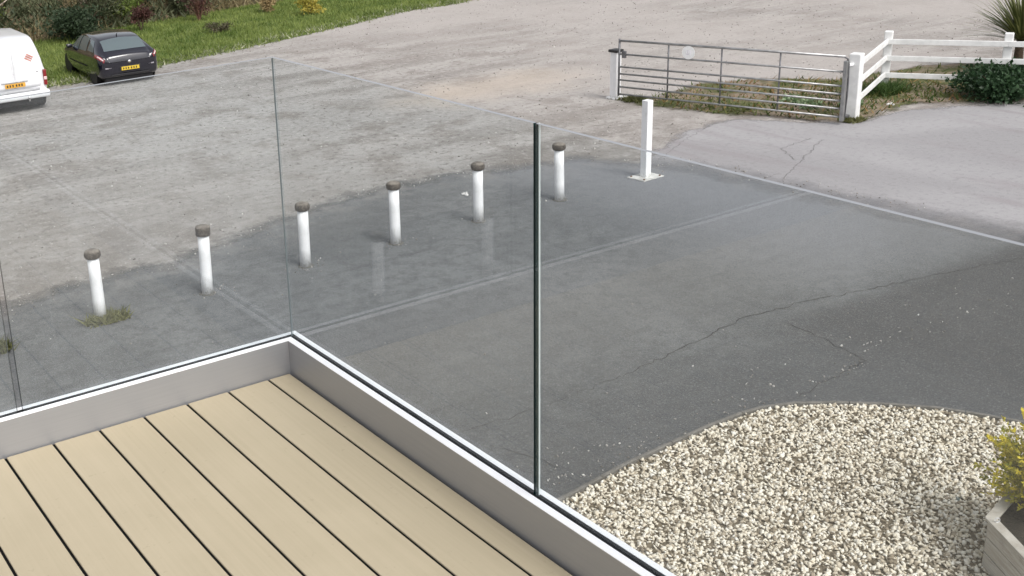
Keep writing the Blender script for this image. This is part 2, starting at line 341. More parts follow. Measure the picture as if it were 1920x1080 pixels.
# crumbs along the worn asphalt edge, at the bollard feet and by the gravel bed
E_ = []
for (x0, y0), (x1, y1) in zip(ASP[1:17], ASP[2:18]):
    L = math.hypot(x1 - x0, y1 - y0)
    for _ in range(int(L * 26)): t = random.random(); E_.append((x0 + (x1 - x0) * t + random.gauss(0, .22), y0 + (y1 - y0) * t + random.gauss(0, .22)))
BX = [(2.97, 14.66), (4.62, 14.66), (6.22, 14.6), (7.90, 14.7), (9.53, 14.7), (11.19, 14.75), (12.95, 14.8)]
for i, (x, y) in enumerate(BX[2:]):
    for _ in range((26, 30, 34, 22, 8)[i]): E_.append((x + random.gauss(.02, .2), y + random.gauss(0, .13)))
for _ in range(90): E_.append((random.uniform(9.8, 15), 7.7 + random.expovariate(2.2)))
for _ in range(130): t = random.random(); E_.append((6.6 + 3.2 * t, 7.62 + random.expovariate(5)))
for _ in range(40): E_.append((random.uniform(3, 9), random.uniform(9, 15.5)))
for _ in range(26): t = random.random(); E_.append((10.04 + 1.3 * t + random.gauss(0, .05), 7.6 + .15 * t + random.gauss(0, .06)))
stones('stone_crumbs', np.array(E_), .005, .014, .012, LST)
# small broken white lumps lying about
def lump(name, x, y, r, label, mat, cat='stone', n=5):
    XY = np.array([(x + random.gauss(0, r * .9), y + random.gauss(0, r * .9)) for _ in range(n)])
    o = stones(name, XY, r * .5, r, .01, mat, kind=None); tag(o, label, cat); return o
WHT = m_stone('white_rubble', [(0, (.55, .54, .52)), (1, (.8, .79, .77))])
lump('broken_stone', 11.92, 16.12, .035, 'small white broken stone lying on the asphalt left of the fifth bollard', WHT, n=6)
lump('litter_scrap', 22.61, 15.49, .05, 'flat white scrap lying on the road below the white corner fence post', WHT, 'litter', 5)

# ------------------------------------------------------------------ gravel bed with edging
BED = [(5.2, 7.3), (6.64, 7.42), (7.49, 7.54), (8.68, 7.62), (9.2, 7.62), (9.48, 7.58), (9.81, 7.45), (10.13, 7.23), (10.49, 6.92), (10.84, 6.55), (11.05, 6.2), (11.25, 5.8), (11.5, 5.0), (11.6, 3.5), (5.2, 3.5)]
BEDM = plain('bed_underlay', (.20, .165, .115), .95, var=.3, sc=30)
bm = nb(); vs = [bm.verts.new((x, y, .022)) for x, y in BED]; bm.faces.new(vs[::-1]); bmesh.ops.recalc_face_normals(bm, faces=bm.faces[:])
for f in bm.faces:
    if f.normal.z < 0: f.normal_flip()
obj('gravel_bed', bm, BEDM, kind='structure')
EDG = plain('stone_edging', (.17, .16, .145), .9, var=.25, sc=9, bump=.5, bsc=30)
kerb = thing('bed_edging', 'low grey kerb edging curving round the pale gravel bed', 'kerb')
V, F = [], []
pts = []
for (x0, y0), (x1, y1) in zip(BED[:13], BED[1:14]):
    n_ = max(1, int(math.hypot(x1 - x0, y1 - y0) / .12)); pts += [(x0 + (x1 - x0) * i / n_, y0 + (y1 - y0) * i / n_) for i in range(n_)]
L_ = 0; seg0 = 0
def kerb_piece(ps):
    V, F = [], []
    for i, (x, y) in enumerate(ps):
        q0, q1 = ps[max(0, i - 1)], ps[min(len(ps) - 1, i + 1)]; dx, dy = q1[0] - q0[0], q1[1] - q0[1]; L = math.hypot(dx, dy)
        nx, ny = -dy / L, dx / L
        V += [(x, y, 0), (x, y, .058), (x + nx * .012, y + ny * .012, .064), (x + nx * .036, y + ny * .036, .062), (x + nx * .042, y + ny * .042, .05), (x + nx * .042, y + ny * .042, 0)]
        if i:
            for j in range(5): F.append((6 * i - 6 + j, 6 * i + j, 6 * i + j + 1, 6 * i - 5 + j))
    F += [(0, 1, 2, 3, 4, 5), tuple(6 * (len(ps) - 1) + j for j in (5, 4, 3, 2, 1, 0))]
    obj('edging_stone', (V, F), EDG, kerb)
k_ = 0
while k_ < len(pts) - 3:
    nn = min(9, len(pts) - k_); ps = pts[k_:k_ + nn]; q = ps[-1]; r_ = ps[-2]
    ps = ps[:-1] + [(r_[0] + (q[0] - r_[0]) * .93, r_[1] + (q[1] - r_[1]) * .93)]; kerb_piece(ps); k_ += nn - 1
# pebbles
n = 38000; XY = np.column_stack([rng.uniform(5.3, 11.6, n), rng.uniform(3.6, 7.65, n)]); s = sdist(XY, BED)
keep = (s > .015) & (XY[:, 0] + XY[:, 1] > 11.2); XY = XY[keep]; lay = rng.uniform(0, 1, len(XY))
stones('gravel', XY, .010, .023, 0, PEB, flat=.6, zs=.028 + .024 * lay)
o = lump('slate_shard', 9.42, 5.36, .045, 'grey-green slate shard lying in the pale gravel near the planter', m_stone('slate', [(0, (.20, .25, .24)), (1, (.26, .31, .30))]), n=2)

# ------------------------------------------------------------------ foliage helper
def leaves(name, C, Rr, n, ls, mat, parent=None, kind=None, shell=.35, up=0, lump_n=0, asp=.45, flat_bottom=True, bend=0):
    """cloud of small pointed leaves gathered in clumps through an ellipsoid"""
    C = np.array(C, float); Rr = np.array(Rr, float)
    if lump_n:
        u = rng.normal(0, 1, (lump_n, 3)); u /= np.linalg.norm(u, axis=1)[:, None]; u *= rng.uniform(.25, .85, (lump_n, 1)); lc = u; which = rng.integers(0, lump_n, n)
        q = lc[which] + rng.normal(0, .2, (n, 3)); tl = rng.uniform(0, 1, lump_n)[which]
    else:
        u = rng.normal(0, 1, (n, 3)); u /= np.linalg.norm(u, axis=1)[:, None]; q = u * (rng.uniform(shell, 1, (n, 1)) ** .5); tl = rng.uniform(0, 1, n)
    if flat_bottom: q[:, 2] = np.where(q[:, 2] < -.9, -.9 + rng.uniform(0, .3, n), q[:, 2])
    P = C + q * Rr
    d = rng.normal(0, 1, (n, 3)) + q * .8; d[:, 2] += up; d /= np.linalg.norm(d, axis=1)[:, None]
    sdv = np.cross(d, rng.normal(0, 1, (n, 3))); sdv /= np.linalg.norm(sdv, axis=1)[:, None] + 1e-9
    L = ls * rng.uniform(.6, 1.4, (n, 1)); w_ = L * asp * .5
    V = np.stack([P, P + d * L * .5 + sdv * w_, P + d * L, P + d * L * .5 - sdv * w_], 1).reshape(-1, 3)
    F = np.arange(4 * n).reshape(n, 4); tone = np.clip(np.repeat(.65 * tl + .35 * rng.uniform(0, 1, n), 4), 0, 1)
    V[:, 2] = np.maximum(V[:, 2], .01)
    return np_mesh(name, V, F, mat, parent, {'tone': tone}, kind=kind)
def blades(name, XY, zz, h0, h1, w, mat, lean=.35, parent=None, kind='stuff'):
    n = len(XY); th = rng.uniform(0, 6.283, n); h = rng.uniform(h0, h1, n); c, s_ = np.cos(th), np.sin(th); ln = rng.normal(0, lean, (n, 2)) * h[:, None]
    b = np.column_stack([XY, zz]); tip = b + np.column_stack([ln, h]); sv = np.column_stack([c, s_, c * 0]) * w
    V = np.stack([b - sv, b + sv, tip], 1).reshape(-1, 3); F = np.arange(3 * n).reshape(n, 3)
    # tone by clump so light and dark tufts read
    cl = np.sin(XY[:, 0] * 2.1 + 3 * np.sin(XY[:, 1] * .9)) * np.sin(XY[:, 1] * 1.7 + 2 * np.sin(XY[:, 0] * 1.3)); tone = np.clip(.5 + .3 * cl + rng.normal(0, .22, n), 0, 1)
    return np_mesh(name, V, F, mat, parent, {'tone': np.repeat(tone, 3)}, kind=kind)
GR = m_leaf('grass_blade', (.075, .125, .022), (.27, .32, .09)); GRW = m_leaf('dry_grass_blade', (.14, .11, .05), (.36, .30, .17)); DK = m_leaf('dark_leaf', (.018, .035, .016), (.07, .10, .055))
PUR = m_leaf('purple_leaf', (.045, .018, .016), (.15, .07, .06)); YEL = m_leaf('yellow_leaf', (.22, .20, .03), (.62, .52, .12)); BRK = m_leaf('bracken', (.12, .08, .045), (.36, .27, .17))
SCR = m_leaf('scrub_leaf', (.035, .05, .022), (.17, .18, .10)); WEED = m_leaf('weed_leaf', (.05, .06, .018), (.20, .20, .08)); CORD = m_leaf('sword_leaf', (.05, .07, .018), (.22, .23, .09), .45)
BUSHM = m_leaf('bush_leaf', (.012, .035, .014), (.055, .105, .045), .45); WFL = m_leaf('white_flower', (.55, .55, .45), (.8, .8, .72)); BARK = plain('bark', (.12, .085, .06), .9, var=.35, bump=.5)
TWIG = plain('bleached_twig', (.42, .35, .28), .85, var=.3)
# grass on the slope
n = 95000; XY = np.column_stack([rng.uniform(6, 40, n), rng.uniform(31.5, 47, n)]); s = sdist(XY, TF); keep = (s > rng.uniform(-.25, .3, n)) & (XY[:, 1] < 41.6 + .19 * (XY[:, 0] - 12)); XY = XY[keep]
blades('grass', XY, np.zeros(len(XY)), .05, .15, .018, GR)
n = 1500; t = rng.uniform(0, 1, n); idx = rng.integers(3, 10, n); Aq = np.array(TF)[idx]; Bq = np.array(TF)[idx + 1]; XY = Aq + (Bq - Aq) * t[:, None] + rng.normal(0, .28, (n, 2)) + np.array([-.1, .35])
blades('pale_edge_weeds', XY, np.zeros(n), .04, .13, .035, m_leaf('pale_weed', (.13, .16, .06), (.5, .5, .36)), .7)
# bank of scrub beyond the grass
def bank_z(x, y): s_ = y - (41.4 + .19 * (x - 12)); return np.where(s_ > 0, .36 * s_ + .25 * np.sin(x * 1.1) * np.sin(y * .9) * np.clip(s_, 0, 1), -.3)
gx, gy = np.meshgrid(np.arange(-20, 60, .5), np.arange(36, 78, .5), indexing='ij'); Z = bank_z(gx, gy) - .02; idx = np.arange(gx.size).reshape(gx.shape)
F = np.stack([idx[:-1, :-1], idx[1:, :-1], idx[1:, 1:], idx[:-1, 1:]], -1).reshape(-1, 4)
k = N('scrub_soil'); p = k.pos(); c = k.mix(k.rng(k.noise(p, .7, 5, .65), .4, .6), (.10, .085, .05), (.21, .155, .10)); c = k.mix(k.rng(k.noise(p, 4, 5, .7), .45, .65, 0, .7), c, (.06, .065, .03))
np_mesh('bank', np.stack([gx, gy, Z], -1).reshape(-1, 3), F, k.fin(k.bsdf(c, .95, 0, k.bump(k.noise(p, 5, 5, .7), 1, .1), .1)), smooth=True, kind='structure')
n = 42000; XY = np.column_stack([rng.uniform(8, 34, n), rng.uniform(41, 62, n)]); zz = bank_z(XY[:, 0], XY[:, 1]); kk = zz > -.1; XY, zz = XY[kk], zz[kk]
pat = np.sin(XY[:, 0] * .9 + 2 * np.sin(XY[:, 1] * .5)) + np.sin(XY[:, 1] * 1.3 + XY[:, 0] * .4) + rng.normal(0, .5, len(XY)); a_ = pat > .1
blades('dry_grass', XY[a_], zz[a_], .15, .5, .035, GRW, .7); blades('bank_scrub', XY[~a_], zz[~a_], .1, .45, .06, SCR, .8)
def shrub(name, label, cat, x, y, rx, rz_, n, ls, mat, stems=6, z0=0, lean=0, cz=None, ln=0, group=None, up=.3, asp=.45, twig=BARK, sr=.02):
    t_ = thing(name, label, cat, (x, y, z0), 0, group)
    cz = rz_ if cz is None else cz
    bm = nb()
    for i in range(stems):
        an = i * 2.4 + x; r = rx * random.uniform(.3, .85); h = cz + rz_ * random.uniform(0, .8)
        tube(bm, [(0, 0, -.03), (math.cos(an) * r * .4, math.sin(an) * r * .4, h * .5), (math.cos(an) * r, math.sin(an) * r, h)], sr, 5, sr * .3)
    obj('stem', bm, twig, t_)
    leaves('foliage', (0, 0, cz), (rx, rx, rz_), n, ls, mat, t_, lump_n=ln, up=up, asp=asp); return t_
shrub('dark_shrub', 'broad dark green shrub behind the black hatchback', 'shrub', 13.3, 40.7, 1.12, .62, 4200, .13, DK, 12, ln=34)
shrub('dark_shrub', 'grey-green leafless looking shrub on the bank above the dark broad shrub', 'shrub', 14.6, 42.6, 1.3, .8, 2600, .12, SCR, 16, .2, ln=26)
shrub('purple_shrub', 'rounded purple-brown shrub standing in the grass right of the hatchback', 'shrub', 15.68, 40.6, .42, .42, 1300, .09, PUR, 7, cz=.5, ln=14)
shrub('purple_shrub', 'reddish brown bare stemmed shrub at the top edge, left of the stumpy plants', 'shrub', 18.23, 41.1, .62, .6, 1100, .09, PUR, 14, cz=.75, ln=16, twig=plain('red_stem', (.19, .10, .07), .8))
shrub('low_plant', 'low dark heather-like mound alone in the middle of the grass', 'plant', 17.55, 37.8, .5, .16, 700, .09, m_leaf('heather', (.04, .04, .022), (.19, .17, .10)), 10, ln=9)
shrub('straw_plant', 'straw-coloured upright tuft at the top edge of the grass', 'plant', 21.05, 40.9, .3, .4, 600, .14, m_leaf('straw', (.22, .16, .08), (.5, .38, .2)), 6, cz=.4, ln=8)
shrub('yellow_shrub', 'small bright yellow shrub on the grass at the top edge', 'shrub', 21.83, 38.9, .48, .36, 900, .11, YEL, 7, cz=.42, ln=12)
for i, (x, y, r, m_, lb) in enumerate([(10.2, 43.6, 1.1, GR, 'green bush at the far left of the bank'), (11.3, 45.6, 1.3, BRK, 'brown bracken clump on the bank above the white van'), (12.9, 44.6, .9, BRK, 'tan bracken clump on the bank above the hatchback roof'), (15.9, 43.4, 1.0, GR, 'green bramble clump on the bank behind the purple shrub'), (17.2, 44.3, 1.1, SCR, 'grey scrub bush on the bank behind the grass, middle of the three grey ones'), (19.6, 43.6, 1.0, SCR, 'grey scrub bush on the bank behind the bare red shrub'), (18.4, 43.0, .7, SCR, 'small low grey scrub bush at the foot of the bank')]):
    shrub('bank_bush', lb, 'bush', x, y, r, .55, 1700, .14, m_, 9, float(bank_z(np.array(x), np.array(y))), ln=18)
brush = thing('fallen_branches', 'bare bleached branches tangled in the scrub on the bank', 'branches', (12.5, 45, 1.2))
for i in range(9):
    bm = nb(); x, y = 12.2 + random.uniform(-1.5, 3.5), 45 + random.uniform(-1.6, 1.5); z = float(bank_z(np.array(x), np.array(y))); dx = random.uniform(.8, 2.0)
    tube(bm, [(x, y, z + .25), (x + dx * .5, y + .2, z + .55 + random.random() * .2), (x + dx, y + .3, z + .5 + random.uniform(0, .5))], .035, 5, .012); obj('branch', bm, TWIG, brush).matrix_parent_inverse = Matrix.Translation((-12.5, -45, -1.2))

# ------------------------------------------------------------------ weeds in the verge by the gate, tufts at bollards
n = 9000; XY = np.column_stack([rng.uniform(18.5, 28, n), rng.uniform(12, 21, n)]); s = sdist(XY, VG)
g1 = np.exp(-((XY[:, 0] - 19.9) ** 2 / .5 + (XY[:, 1] - 17.4) ** 2 / 3.2)); g2 = np.exp(-((XY[:, 0] - 22.3) ** 2 / 2.5 + (XY[:, 1] - 16.6) ** 2 / 1.6)); g3 = np.exp(-((XY[:, 0] - 23.9) ** 2 / 1.2 + (XY[:, 1] - 16.0) ** 2 / 1.5))
pk = rng.uniform(0, 1, n) < np.clip(.12 + g1 + g2 * .6 + g3, 0, 1); keep = (s > 0) & pk; XY = XY[keep]
blades('verge_weeds', XY, np.zeros(len(XY)) + .01, .04, .17, .022, m_leaf('verge_blade', (.03, .065, .012), (.17, .19, .06)), .8)
n = 1500; XY = np.column_stack([rng.uniform(19, 26, n), rng.uniform(13.5, 20.4, n)]); XY = XY[sdist(XY, VG) > .1]
blades('dry_verge_stalks', XY, np.zeros(len(XY)) + .01, .04, .14, .02, m_leaf('rusty_blade', (.16, .08, .03), (.42, .30, .13)), .9)
for x, y in ((22.0, 15.9), (21.3, 16.4), (21.5, 17.0)):
    o = leaves('rosette', (x, y, .07), (.22, .22, .07), 160, .11, m_leaf('pale_rosette', (.12, .2, .08), (.42, .52, .34)), up=.2)
    tag(o, {22.0: 'pale green leafy weed behind the gate, nearest to the hinge post', 21.3: 'pale green leafy weed behind the gate, middle one of three', 21.5: 'pale green leafy weed behind the gate, farthest from the road'}[x], 'weed')
def tuft(x, y, rx, ry, n, label, mat=WEED, h=.12):
    q = np.clip(rng.normal(0, .42, (n, 2)), -.8, .8) * (rx, ry) + (x, y); o = blades('weed_tuft', q, np.zeros(n) + .01, h * .4, h, .016, mat, .9, kind=None); tag(o, label, 'weeds'); return o
tuft(4.66, 14.55, .36, .20, 700, 'olive weed tuft round the foot of the bollard nearest the left edge')
tuft(3.05, 14.5, .30, .26, 600, 'olive weed tuft at the left edge of the picture seen through the glass joint')
tuft(20.95, 15.1, .28, .22, 500, 'weed tuft round the foot of the gate hinge post', h=.1)
tuft(23.6, 16.3, .5, .4, 900, 'dark green weeds at the foot of the corner fence post', m_leaf('dark_weed', (.02, .05, .012), (.09, .15, .04)), .3)
tuft(19.35, 19.6, .35, .35, 400, 'thin grass at the foot of the gate latch post', h=.12)

# ------------------------------------------------------------------ bollards
k = N('white_gloss_paint'); p = k.opos(); f = k.noise(p, 9, 5, .6); sx = k.n('SeparateXYZ'); k.set(sx.inputs[0], p)
c = k.mix(k.rng(f, .45, .75, 0, .35), (.88, .88, .89), (.74, .74, .72)); c = k.mix(k.math('MULTIPLY', k.rng(sx.outputs[2], .16, 0, 0, .7), k.rng(k.noise(p, 18, 5, .7), .42, .62)), c, (.34, .33, .28)); c = k.mix(k.rng(k.noise(k.map(p, (9, 9, 1.6)), 3, 5, .7), .60, .72, 0, .5), c, (.45, .44, .37))
WP = k.fin(k.bsdf(c, .42, 0, k.bump(k.noise(p, 14, 3), .15, .01), .4))
k = N('weathered_cap'); p = k.pos(); gn = k.n('NewGeometry'); sx = k.n('SeparateXYZ'); k.set(sx.inputs[0], gn.outputs['Normal']); f = k.noise(p, 26, 5, .65)
c = k.mix(k.rng(f, .35, .65), (.045, .036, .029), (.12, .10, .083)); c = k.mix(k.math('MULTIPLY', k.rng(sx.outputs[2], .3, .9), k.rng(k.noise(p, 9, 4), .3, .6, .15, .75)), c, (.30, .265, .225))
CAPM = k.fin(k.bsdf(c, .85, 0, k.bump(f, .5, .01), .3))
TARM = plain('foot_tar', (.12, .115, .105), .9, var=.4, sc=30, bump=.6)
def bollard(x, y, label, flat=False, cap_r=.107, seed=0, ox=0, oy=0):
    random.seed(seed); t_ = thing('bollard', label, 'bollard', (x, y, .01), random.uniform(0, 6), 'white bollards in a row along the yard')
    t_.rotation_euler = (math.radians(random.uniform(-1.1, 1.1)), math.radians(random.uniform(-1.1, 1.1)), 0)
    obj('post', lathe(nb(), [(.083, 0), (.083, .3), (.082, .6), (.0815, .885)], 28), WP, t_, True)
    pr = [(.082, .88), (cap_r * .93, .889), (cap_r * 1.03, .91), (cap_r * 1.06, .94), (cap_r * 1.03, .965), (cap_r * .9, .988), (cap_r * .6, 1.003), (cap_r * .2, 1.008)] if not flat else [(.082, .88), (cap_r * .96, .885), (cap_r, .90), (cap_r, .99), (cap_r * .94, 1.012), (cap_r * .3, 1.016)]
    obj('cap', lathe(nb(), pr, 24, wob=.03 if not flat else .01), CAPM, t_, True)
    obj('footing', lathe(nb(), [(.125, 0), (.118, .006), (.095, .012), (.084, .014)], 18, wob=.16), TARM, t_, True)
    return t_
LB = ['white bollard with its foot in the weed tuft at the left edge', 'leftmost fully visible white bollard, its foot in an olive weed tuft', 'white bollard with a flat-topped cap, second from the left', 'white bollard just right of the glass corner joint', 'white bollard midway between the glass corner and the dark pane edge', 'white bollard just left of the dark vertical pane edge', 'white bollard just right of the dark vertical pane edge']
for i, (x, y) in enumerate(BX): bollard(x, y, LB[i], i == 2, seed=i + 3)
bollard(-4.54, 12.8, 'white bollard out of frame to the left, seen only as a faint reflection', seed=40)
bollard(-6.3, 12.65, 'far left white bollard out of frame, seen only as the fainter reflection', seed=41)
random.seed(11)
t_ = thing('steel_post', 'tall thin white square post on a square base plate, right of the bollards', 'post', (15.0, 14.86, .01), .06)
obj('shaft', box(nb(), -.068, .068, -.068, .068, .012, 1.40, .008), WP, t_); obj('base_plate', box(nb(), -.26, .26, -.2, .2, 0, .014, .004), plain('worn_white_plate', (.62, .61, .58), .6, var=.35, sc=6), t_)
BOLTM = plain('rusty_bolt', (.2, .12, .07), .7, .5)
for sx_ in (-1, 1):
    for sy_ in (-1, 1): obj('bolt', lathe(nb(), [(.018, .014), (.018, .03), (.008, .034)], 8, (sx_ * .2, sy_ * .15, 0)), BOLTM, t_)

# ------------------------------------------------------------------ field gate
GALV = plain('galvanised_steel', (.40, .40, .40), .42, .75, var=.25, sc=6)
GALD = plain('dark_galvanised', (.19, .19, .20), .5, .6, var=.3, sc=8)
G0, G1 = Vector((20.53, 15.05, 0)), Vector((19.108, 19.845, 0)); gd = (G1 - G0).normalized()
gate = thing('field_gate', 'galvanised seven-rail field gate with round white sign, closed across the verge', 'gate', G0)
L = (G1 - G0).length
def gp(t, z): return gd * t + Vector((0, 0, z))
for z in (1.385, 1.08, .79, .63, .49, .33, .16): obj('rail', tube(nb(), [gp(0.02, z), gp(L - .02, z)], .021 if z != 1.385 else .026, 10), GALV, gate, True)
obj('stile', box(nb(), -.045, .045, -.035, .035, .08, 1.30, .006), GALV, gate).rotation_euler = (0, 0, math.atan2(gd.y, gd.x) - math.pi / 2)
obj('stile', tube(nb(), [gp(L, .12), gp(L, 1.43)], .024, 10), GALD, gate, True)
for p_ in ((19.447, 18.691), (19.795, 17.517), (20.153, 16.309)):
    t = (Vector((*p_, 0)) - G0).dot(gd); obj('upright', tube(nb(), [gp(t, .16), gp(t, 1.385)], .017, 8), GALD, gate, True)
t = (Vector((19.584, 18.23, 0)) - G0).dot(gd); side = Vector((-gd.y, gd.x, 0)); side = side if side.dot(Vector((-1, -1, 0))) > 0 else -side
def disc(c, nrm, r, th, n=32, u0=None):
    bm = nb(); u = nrm.cross(Vector((0, 0, 1))).normalized(); v = u.cross(nrm)
    A = [bm.verts.new(c + (u * math.cos(6.2832 * i / n) + v * math.sin(6.2832 * i / n)) * r) for i in range(n)]
    B = [bm.verts.new(x.co + nrm * th) for x in A]
    bm.faces.new(A[::-1]); bm.faces.new(B)
    for i in range(n): bm.faces.new((A[i], A[(i + 1) % n], B[(i + 1) % n], B[i]))
    bmesh.ops.recalc_face_normals(bm, faces=bm.faces[:]); return bm
sg = obj('sign', disc(gp(t, 1.235) + side * .03, side, .145, .006), plain('sign_white', (.9, .9, .9), .5, var=.06), gate)
FADE = plain('faded_print', (.74, .72, .78), .6, var=.2, sc=40)
bm = nb(); sc_ = gp(t, 1.235) + side * .0385; u = side.cross(Vector((0, 0, 1))).normalized()
for (a0, z0, a1, z1) in ((-.05, .045, -.05, -.04), (-.01, .045, .04, .045), (-.01, .045, -.01, -.04), (-.01, -.04, .04, -.04), (.04, .045, .04, -.04)):
    beam(bm, sc_ + u * a0 + Vector((0, 0, z0)), sc_ + u * a1 + Vector((0, 0, z1)), .003, .013) if z0 == z1 else beam(bm, sc_ + u * a0 + Vector((0, 0, z0)), sc_ + u * a1 + Vector((0, 0, z1)), .012, .003)
obj('faded_marking', bm, FADE, sg)
hb = obj('hinge_bar', tube(nb(), [(.08, .0, .10), (.10, -.01, .7), (.09, 0, 1.22), (.04, .0, 1.34), (-.02, .01, 1.37)], .018, 8), GALD, gate, True)
obj('latch', box(nb(), -.03, .03, -.05, .05, 1.0, 1.16, .01), GALD, gate).location = gp(L - .12, 0)
# latch post
lp = thing('latch_post', 'white gate post with black cap and base flange at the far end of the gate', 'post', (19.22, 20.07, 0), .1)
obj('shaft', box(nb(), -.09, .09, -.09, .09, 0, 1.09, .012), WP, lp); obj('cap', box(nb(), -.125, .125, -.125, .125, 1.09, 1.15, .012), plain('black_cap', (.03, .03, .03), .5), lp); obj('base_plate', box(nb(), -.14, .28, -.16, .16, 0, .05, .012), WP, lp)
# ------------------------------------------------------------------ white fence (with hinge post)
fence = thing('post_and_rail_fence', 'white three-rail ranch fence turning a corner beside the gate', 'fence', (21.08, 15.22, 0))
F0 = Vector((21.08, 15.22, 0)); F1 = Vector((24.0, 16.58, 0)); F2 = Vector((25.19, 14.60, 0)); F3 = F2 + (F2 - F1) * 1.0
WW = plain('white_painted_timber', (.80, .80, .79), .55, var=.1, sc=5, bump=.2, bsc=20)
def fpost(P, w, h, rz):
    o = obj('post', box(nb(), -w / 2, w / 2, -w / 2, w / 2, -.02, h, .02), WW, fence); o.location = P - F0; o.rotation_euler = (0, 0, rz); return o
fpost(F0, .23, 1.36, .3); fpost(F1, .17, 1.30, .5); fpost(F2, .17, 1.30, .5); fpost(F3, .17, 1.30, .5)
for A, B, off in ((F0, F1, Vector((-.0, -.0, 0))), (F1, F2, Vector((-.10, -.06, 0))), (F2, F3, Vector((-.10, -.06, 0)))):
    d = (B - A).normalized()
    for z in (1.08, .71, .33):
        a0 = A + d * (.116 if off.length == 0 else (.0 if A is F1 else .002)); b0 = B - d * (.09 if off.length == 0 else .0)
        obj('rail', beam(nb(), a0 + off - F0 + Vector((0, 0, z)), b0 + off - F0 + Vector((0, 0, z)), .045, .115, .006), WW, fence)
obj('hinge', box(nb(), -.26, -.10, -.03, .03, 1.13, 1.18, .008), WP, fence); obj('hinge', box(nb(), -.24, -.10, -.03, .03, .06, .12, .008), GALD, fence)

# shrub and cordyline by the fence
shrub('evergreen_bush', 'dense low dark green bush spilling over the fence foot at the right edge', 'bush', 24.75, 14.35, .9, .36, 6500, .085, BUSHM, 10, cz=.32, ln=60, up=.2, asp=.6)
shrub('evergreen_bush', 'dark bush in front of the right fence post, beyond the low dense bush', 'bush', 25.9, 14.1, .8, .34, 4500, .085, BUSHM, 8, cz=.32, ln=40, up=.2, asp=.6)
def sword_plant(name, x, y, z, n, L, label):
    t_ = thing(name, label, 'plant', (x, y, 0)); obj('trunk', tube(nb(), [(0, 0, 0), (.03, .02, z * .6), (0, 0, z)], .11, 9, .08), BARK, t_, True)
    V, F, T = [], [], []
    for i in range(n):
        an = random.uniform(0, 6.283); el = random.uniform(.15, 1.45); ll = L * random.uniform(.7, 1.15); sv = Vector((-math.sin(an), math.cos(an), 0)); P = Vector((0, 0, z - .05)); tn = random.random(); b = len(V)
        for j in range(6):
            q = j / 5; wd = .028 * (1 - q) ** .6 * (1 if q > .1 else .7)
            V += [P + sv * wd, P - sv * wd]; T += [tn, tn]
            if j: F.append((b + 2 * j - 2, b + 2 * j - 1, b + 2 * j + 1, b + 2 * j))
            e2 = el - q * q * random.uniform(.3, .8); P = P + Vector((math.cos(an) * math.cos(e2), math.sin(an) * math.cos(e2), math.sin(e2))) * ll / 5
    np_mesh('foliage', np.array([v[:] for v in V]), np.array(F), CORD, t_, {'tone': T}); return t_
sword_plant('cordyline', 27.55, 15.7, .75, 320, 1.4, 'spiky sword-leaved plant behind the right fence post')

# ------------------------------------------------------------------ vehicles
GLOSS = N('black_car_paint'); BLK = GLOSS.fin(GLOSS.bsdf((.008, .008, .016), .12, 0, None, .5, .9))
def lp_(stations, y):
    for A, B in zip(stations, stations[1:]):
        if y <= B[0]: t = (y - A[0]) / (B[0] - A[0]); break
    else: A = B = stations[-1]; t = 0
    i = stations.index(A); P0 = stations[max(0, i - 1)]; P3 = stations[min(len(stations) - 1, stations.index(B) + 1)]; t = max(0, min(1, t)); out = []
    for j in range(1, len(A)):
        m0 = (B[j] - P0[j]) / max(1e-6, B[0] - P0[0]) * (B[0] - A[0]); m1 = (P3[j] - A[j]) / max(1e-6, P3[0] - A[0]) * (B[0] - A[0])
        lim = 1.5 * abs(B[j] - A[j]); m0 = max(-lim * 2, min(lim * 2, m0)); m1 = max(-lim * 2, min(lim * 2, m1))
        out.append((2 * t**3 - 3 * t**2 + 1) * A[j] + (t**3 - 2 * t**2 + t) * m0 + (-2 * t**3 + 3 * t**2) * B[j] + (t**3 - t**2) * m1)
    return out
def surf(stations, y, u, off=0):
    """point on the body: u 0 (underside centre) .. 9 (roof centre)"""
    zb, w_, zl, wb, zr, wr = lp_(stations, y)
    pts = [(0, zb), (w_ * .86, zb), (w_ * .97, zb + .07), (w_, zb + (zl - zb) * .45), (w_ * .995, zl - .09), (wb, zl), ((wb + wr) / 2 + .015, (zl + zr) / 2), (wr, zr - .045), (wr * .84, zr - .004), (0, zr + .025)]
    i = min(8, int(u)); f = u - i; q = [pts[max(0, i - 1)], pts[i], pts[i + 1], pts[min(9, i + 2)]]
    if i == 0: q[0] = (-q[2][0], q[2][1])
    if i == 8: q[3] = (-q[1][0], q[1][1])
    r = []
    for c_ in (0, 1):
        a0, a1, a2, a3 = (v[c_] for v in q); m0, m1 = (a2 - a0) * .42, (a3 - a1) * .42
        if i in (1,) or i == 0: m0 *= .5
        r.append((2 * f**3 - 3 * f**2 + 1) * a1 + (f**3 - 2 * f**2 + f) * m0 + (-2 * f**3 + 3 * f**2) * a2 + (f**3 - f**2) * m1)
    return Vector((r[0], y, r[1]))
